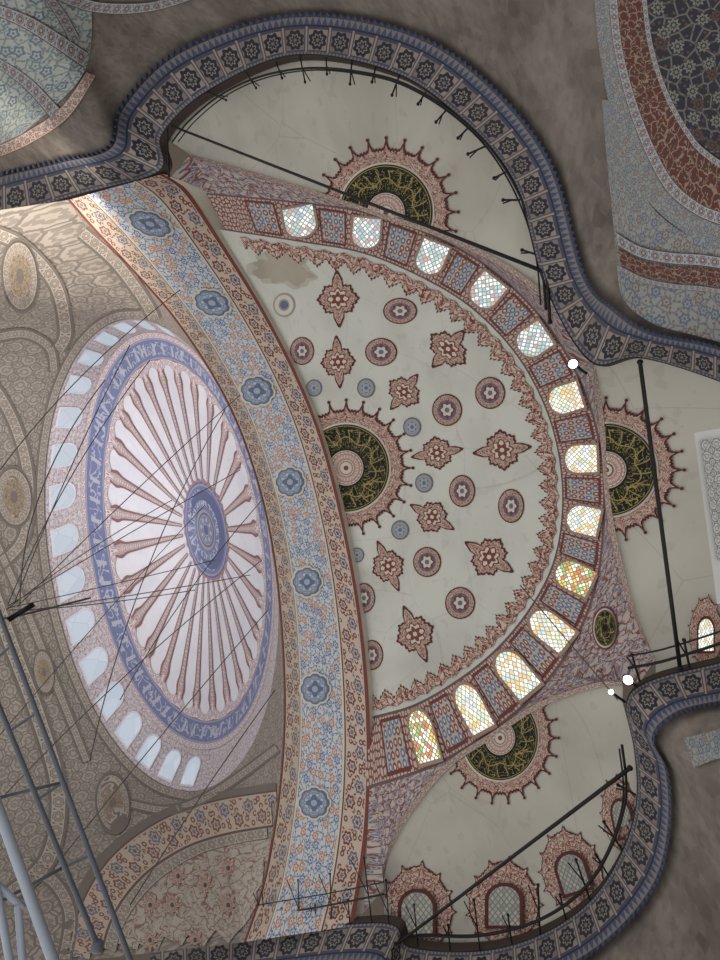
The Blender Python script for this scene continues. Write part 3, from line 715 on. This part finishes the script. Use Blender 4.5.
def cornice(K_,L_,O_,label,nm):
    n=320; K=spl(K_,n);L=spl(L_,n);O=spl(O_,n); mid=[((a[0]+b[0])/2,(a[1]+b[1])/2) for a,b in zip(K,L)]; c=cumlen(mid)
    t=thing('cornice',label,'cornice',tuple(hz(*mid[n//2],HC)))
    mb=MB();P=[];U=[]
    for k in range(n+1):
        a=hz(K[k][0],K[k][1],HC-.35);b=hz(L[k][0],L[k][1],HC-1.3)
        P.append([a.lerp(b,j/4) for j in range(5)]);U.append([(c[k]/23,j/4) for j in range(5)])
    mb.grid(P,U,M_corn); mb.build('painted_soffit',t)
    lip=MB();P=[]
    for k in range(n+1):
        a=hz(K[k][0],K[k][1],HC-.35); P.append([a,a+Vector((0,0,.3)),hz(K[k][0],K[k][1],HC+.05)])
    lip.grid(P,[[(0,0)]*3]*(n+1),M_lip); lip.build('lip',t)
    cr=MB();P=[];U=[]
    def at(s):
        k=0
        while k<n-1 and c[k+1]<s: k+=1
        t_=(s-c[k])/max(1e-6,c[k+1]-c[k]); t_=min(1,max(0,t_))
        Lp=(L[k][0]+(L[k+1][0]-L[k][0])*t_,L[k][1]+(L[k+1][1]-L[k][1])*t_); Kp=(K[k][0]+(K[k+1][0]-K[k][0])*t_,K[k][1]+(K[k+1][1]-K[k][1])*t_); return Lp,nrm2((Lp[0]-Kp[0],Lp[1]-Kp[1]))
    ns=int(c[-1]/3.2)
    for k in range(ns+1):
        l,d=at(k*3.2); z=5 if k%2 else .8
        P.append([hz(l[0]-d[0]*1,l[1]-d[1]*1,HC-1.36),hz(l[0]+d[0]*z,l[1]+d[1]*z,HC-1.6)]);U.append([(0,0)]*2)
    cr.grid(P,U,flat('slate_edge',(64,75,104))); cr.build('spiky_crest',t)
    w=MB();P=[];U=[]
    for k in range(n+1):
        b=hz(L[k][0],L[k][1],HC-1.3); r=(b-CAM).length; e=rg(O[k][0],O[k][1],r*.82)
        P.append([b.lerp(e,j/10) for j in range(11)]);U.append([(c[k]/60,j/2) for j in range(11)])
    w.grid(P,U,M_stone); o=w.build(nm,None,True); o['kind']='structure'; return w.bvh()
BW1=cornice(Ktc,Lt,Ot,'blue painted cornice sweeping round the top exedra and over the pier','wall_left')
BW2=cornice(Kbc,Lb,Ob,'blue painted cornice curving round the bottom exedra','wall_right')
la=thing('painted_arch','red and navy floral painted arch soffit in the top right corner','arch',tuple(cast(BW1,690,60,.1)))
ribbon(BW1,[(594,-8),(600,54),(616,130),(646,198),(690,236),(728,250)],[(608,-8),(614,50),(632,120),(662,185),(694,214),(728,228)],60,2,M_tile2,'leaf_band',la,.1,14,1.2)
ribbon(BW1,[(608,-8),(614,50),(632,120),(662,185),(694,214),(728,228)],[(617,-8),(623,50),(641,114),(669,174),(698,202),(728,214)],60,1,M_tileband,'blue_edge_band',la,.12,10)
ribbon(BW1,[(617,-8),(623,50),(641,114),(669,174),(698,202),(728,214)],[(641,-8),(648,46),(665,98),(690,142),(708,160),(728,173)],60,4,M_redfloral,'red_floral_band',la,.12,22,1.2)
ribbon(BW1,[(641,-8),(648,46),(665,98),(690,142),(708,160),(728,173)],[(646,-8),(653,45),(669,94),(693,136),(710,153),(728,165)],60,1,M_tileband,'inner_edge_band',la,.14,8)
ribbon(BW1,[(646,-8),(653,45),(669,94),(693,136),(728,165)],[(760,-8),(760,20),(760,50),(765,80),(770,100)],60,6,M_dkfloral,'navy_floral_panel',la,.14,24,4)
la2=thing('tiled_wall','grey blue tiled wall with red bands below the navy floral arch','tiled wall',tuple(cast(BW1,670,290,.1)))
ribbon(BW1,[(602,100),(606,150),(611,200),(616,250),(622,296),(650,322),(690,334),(728,344)],[(608,100),(620,140),(634,176),(650,204),(668,222),(690,236),(710,244),(728,250)],60,6,M_tile2,'tile_field',la2,.09,24,3)
ribbon(BW1,[(616,232),(640,246),(670,252),(700,254),(728,258)],[(618,246),(640,258),(670,264),(700,266),(728,270)],30,1,M_tileband,'band',la2,.13,12)
ribbon(BW1,[(620,264),(645,276),(675,282),(700,284),(728,288)],[(618,248),(640,260),(670,266),(700,268),(728,272)],30,1,M_redfloral,'red_band',la2,.13,20)
ribbon(BW1,[(620,266),(645,278),(675,284),(700,286),(728,290)],[(621,271),(645,283),(675,289),(700,291),(728,295)],30,1,M_tileband,'band',la2,.13,6)
tl=thing('tile_spandrel','faded leaf patterned tile field in the top left corner','tiled wall',tuple(cast(BW1,30,60,.1)))
ribbon(BW1,[(-8,-8),(-8,70),(-8,148)],[(92,-8),(84,72),(22,134)],40,6,M_tile,'tile_field',tl,.1,26,3.4)
ribbon(BW1,[(-8,14),(30,32),(84,68)],[(-8,2),(34,18),(88,52)],40,1,M_tileband,'blue_band',tl,.14,12)
ribbon(BW1,[(-8,64),(24,88),(52,120)],[(-8,54),(28,76),(60,108)],40,1,M_tileband,'blue_band',tl,.14,10)
ribbon(BW1,[(40,-8),(58,20),(70,42)],[(50,-8),(68,16),(80,38)],40,1,M_tileband,'blue_band',tl,.15,10)
ribbon(BW1,[(86,72),(60,108),(22,134),(-8,148)],[(96,76),(68,118),(28,145),(-8,160)],40,1,M_red_border,'red_edge',tl,.14,10)
ribbon(BW1,[(40,-8),(90,12),(150,12),(215,-8)],[(70,-8),(100,2),(150,2),(180,-8)],40,1,M_tileband,'blue_band',tl,.14,10)
t2=thing('painted_wall_panel','faded grey blue painted panel on the pier at lower right','wall painting',tuple(cast(BW2,700,760,.1)))
ribbon(BW2,[(684,738),(704,733),(728,726)],[(694,768),(708,762),(728,756)],20,3,M_tile2,'floral_panel',t2,.1,14,1.2)

# ================================================================ METALWORK
def railing(path,posts,label,h=10.9):
    s=spl(path,80); pts=[hz(p[0],p[1],h) for p in s]
    t=thing('railing',label,'railing',tuple(hz(*posts[0][0],10.95)))
    mb=MB(); mb.tube(pts,.028,M_iron); mb.build('rail',t,True)
    if len(path)>6:
        mid=sum((Vector(p) for p in path),Vector((0,0)))/len(path)
        pts=[hz(p[0]+(mid.x-p[0])*.03,p[1]+(mid.y-p[1])*.03,h+.02) for p in s]
    else: pts=[hz(p[0],p[1]-12,h+.02) for p in s]
    mb=MB(); mb.tube(pts,.018,M_iron); mb.build('lower_rail',t,True)
    for (a,b) in posts:
        mb=MB(); A_=hz(a[0],a[1],10.95);B_=hz(b[0],b[1],h); mb.tube([A_,A_.lerp(B_,.7),B_],.022,M_iron)
        c=((b[0]-a[0])*.2,(b[1]-a[1])*.2); mb.tube([A_.lerp(B_,.45),hz(b[0]+c[1],b[1]-c[0],h+.05)],.016,M_iron); mb.ball(B_,.04,M_iron); mb.build('post',t)
    return t
def rod(a,b,h,r,label,name='tie_rod'):
    mb=MB(); A_=hz(a[0],a[1],h);B_=hz(b[0],b[1],h); mb.tube([A_.lerp(B_,k/4) for k in range(5)],r,M_iron,10)
    mb.ball(A_,r*1.5,M_iron);mb.ball(B_,r*1.5,M_iron)
    o=mb.build(name,None,True); tag(o,label,'metal rod')
rod((172,126),(545,272),10.9,.04,'long black iron tie rod across the opening of the top exedra')
rod((547,274),(550,322),10.85,.035,'short black rod at the right end of the long tie rod')
rod((640,362),(680,668),10.9,.038,'steep black iron rod across the right exedra')
rod((397,944),(630,768),10.8,.04,'black iron tie rod across the bottom exedra')
rod((167,130),(169,176),10.85,.035,'short black upright at the left end of the long tie rod')
railing([(172,142),(190,120),(222,94),(262,76),(310,68),(360,72),(405,84),(452,112),(492,150),(522,200),(540,255),(546,310)],
 [((208,92),(226,100)),((246,72),(256,88)),((276,62),(282,78)),((300,56),(305,82)),((326,58),(327,74)),((352,60),(350,84)),((376,66),(372,82)),((400,74),(392,95)),((426,92),(418,104)),((448,108),(436,122)),((468,128),(458,138)),((486,146),(468,154)),((506,172),(494,178)),((520,200),(503,200)),((538,255),(522,250))],'black iron railing on the cornice round the top exedra')
railing([(218,924),(270,915),(330,905),(384,894)],[((230,941),(226,900)),((248,939),(246,912)),((266,937),(262,892)),((284,935),(282,908)),((300,934),(298,880)),((316,932),(315,905)),((332,930),(330,874)),((350,927),(348,900)),((372,925),(364,858))],'black iron railing at the foot of the great arch')
railing([(388,940),(420,936),(480,936),(540,920),(585,888),(612,845),(626,795),(622,745)],[((390,940),(386,880)),((418,946),(414,905)),((450,950),(448,925)),((480,950),(474,900)),((512,945),(508,915)),((540,934),(538,885)),((566,920),(560,895)),((590,900),(576,860)),((608,875),(596,855)),((622,850),(604,822)),((636,795),(618,785))],'black iron railing on the cornice round the bottom exedra')
railing([(628,668),(660,662),(700,650),(730,640)],[((640,682),(632,655)),((690,670),(684,640))],'short black railing beside the spotlights at right')
def cable(a,b,label,ra=22,rb=24,r=.02,sag=0,group=None):
    mb=MB(); A_=rg(a[0],a[1],ra);B_=rg(b[0],b[1],rb)
    pts=[A_.lerp(B_,k/16)-Vector((0,0,sag*4*(k/16)*(1-k/16))) for k in range(17)]
    mb.tube(pts,r,M_cable,6); o=mb.build('cable',None,True); tag(o,label,'cable',group)
lab='thin dark suspension cable stretched in front of the main dome'
cs=[((0,735),(205,505)),((6,610),(172,500)),((8,608),(215,560)),((8,606),(240,470)),((8,604),(150,360)),((10,610),(195,590)),((14,604),(130,345)),((0,470),(180,290)),((0,800),(262,560)),((60,860),(268,610)),((16,612),(250,575)),((90,760),(225,410)),((18,606),(240,395)),((120,700),(262,500)),((20,604),(105,380)),((130,905),(275,690))]
for k,(a,b) in enumerate(cs): cable(a,b,lab,22-k*.25,24-k*.3,.018,.15+.25*(k%3),'suspension cables before the main dome')
cable((0,618),(90,598),'thicker drooping dark cable bundle ending at the left edge',16,22,.04,.8)
cable((520,585),(618,700),'thin pale wire running down to the spotlights',10,10.5,.012)
for k,(x,y,lb) in enumerate([(573,364,'white spotlight glowing beside the pier between the top and right exedrae'),(628,680,'white spotlight glowing at the right end of the bottom exedra'),(611,692,'small white lamp hanging left of the brighter spotlight')]):
    t=thing('spotlight',lb,'lamp',tuple(hz(x,y,10.6)))
    d=(hz(x,y,10.6)-CAM).normalized(); p=hz(x,y,10.6); s_=[.09,.09,.055][k]
    mb=MB(); mb.tube([p-d*.02,p+d*.2,p+d*.32],s_*1.25,M_iron,14); mb.build('housing',t)
    mb=MB(); mb.ball(p-d*.02,s_,M_bulb,12); mb.build('lens',t)
    mb=MB(); mb.tube([p+d*.3,hz(x+14,y+10,11.0)],.03,M_iron); mb.build('bracket',t)
fr=thing('lamp_frame','blue grey iron lamp frame reaching in at the lower left corner','metal frame',tuple(rg(100,955,7)))
def bar(a,b,r,m,name,R=7,R2=None):
    mb=MB(); A_=rg(a[0],a[1],R);B_=rg(b[0],b[1],R2 or R); mb.tube([A_,A_.lerp(B_,.5),B_],r,m,10); mb.build(name,fr,True)
bar((-6,600),(136,975),.024,M_frame,'long_rail'); bar((-20,660),(100,952),.024,M_frame,'long_rail')
for a,b in [((12,645),(-15,668)),((38,712),(8,732)),((64,782),(34,802)),((92,855),(62,868)),((-10,800),(64,782)),((-6,905),(62,868))]: bar(a,b,.016,M_frame,'cross_bar')
mb=MB(); mb.ball(rg(97,946,7),.06,M_frame); mb.build('knob',fr,True)
bar((-12,780),(62,985),.042,M_pale,'pale_post',6.5); bar((18,905),(24,980),.03,M_pale,'pale_post',6.6); bar((-8,880),(24,908),.025,M_pale,'pale_brace',6.6); bar((-10,850),(14,985),.03,M_pale,'pale_post',6.6); bar((8,620),(34,604),.03,M_iron,'hook')
mp=thing('carved_marble_corner','white carved marble corner piece jutting in at the right edge','marble carving',tuple(rg(715,560,8)))
def quad(pts,r,m,name,par,us=(1,6)):
    mb=MB(); P=[[rg(*pts[0],r),rg(*pts[1],r)],[rg(*pts[3],r),rg(*pts[2],r)]]
    back=[[p+(p-CAM).normalized()*.25 for p in row] for row in P]
    U=[[(0,0),(us[0],0)],[(0,us[1]),(us[0],us[1])]]
    mb.grid(P,U,m); mb.grid(back,U,m)
    mb.grid([[P[0][0],P[1][0]],[back[0][0],back[1][0]]],U,M_marble); mb.grid([[P[0][0],P[0][1]],[back[0][0],back[0][1]]],U,M_marble)
    mb.build(name,par)
quad([(694,433),(740,425),(750,560),(713,572)],8,M_marble,'slab',mp)
M_mcarve=lattice('marble_relief',(166,166,163),(96,96,95),(128,128,125),1.,.1)
quad([(700,440),(732,436),(742,555),(717,560)],7.95,M_mcarve,'relief_panel',mp,(3,10))
quad([(713,572),(745,560),(748,600),(717,604)],8,M_marble,'foot_block',mp)
# ================================================================ LIGHT
w=bpy.data.worlds.new('World'); sc.world=w; w.use_nodes=True
bg=w.node_tree.nodes['Background']; bg.inputs[0].default_value=(1,.988,.97,1); bg.inputs[1].default_value=.98
def area(loc,tgt,size,en,col,name):
    l=bpy.data.lights.new(name,'AREA'); l.size=size; l.energy=en; l.color=col; o=bpy.data.objects.new(name,l); COL.objects.link(o)
    o.location=loc; o.rotation_euler=(Vector(tgt)-Vector(loc)).to_track_quat('-Z','Y').to_euler(); return o
tp=cast(BP,5,320,0)
area(tuple(tp+(CAM-tp).normalized()*13+Vector((0,0,-2))),tuple(tp),11,1900,(1,.92,.82),'warm_fill')  # added fill lamp for the warm hazy brightness at upper left
dc=cast(BM,150,480,0)
area(tuple(Vector((dc.x-4,dc.y,8))),tuple(dc),9,750,(.96,.97,1),'dome_fill')  # added fill lamp brightening the main dome
tp2=cast(BP,30,560,0)
area(tuple(tp2+(CAM-tp2).normalized()*16),tuple(tp2),12,800,(1,.98,.95),'wall_fill')  # added fill lamp lifting the left painted wall
# added spot lamps imitating sunlight from the upper left, raking over the painted wall
s0=cast(BP,-12,225,0); s0=s0+(CAM-s0).normalized()*5
for k,(x,y,ang,en) in enumerate([(70,300,7,3800),(60,350,6,3800),(42,400,6,3600),(24,450,6,3200),(100,280,6,3200)]):
    t_=cast(BP,x,y,0)
    if t_ is None: continue
    l=bpy.data.lights.new('streak_spot','SPOT'); l.energy=en; l.spot_size=math.radians(ang); l.spot_blend=1; l.color=(1,.92,.8); l.shadow_soft_size=.3
    o=bpy.data.objects.new('streak_spot',l); COL.objects.link(o); o.location=s0; o.rotation_euler=(t_-s0).to_track_quat('-Z','Y').to_euler()
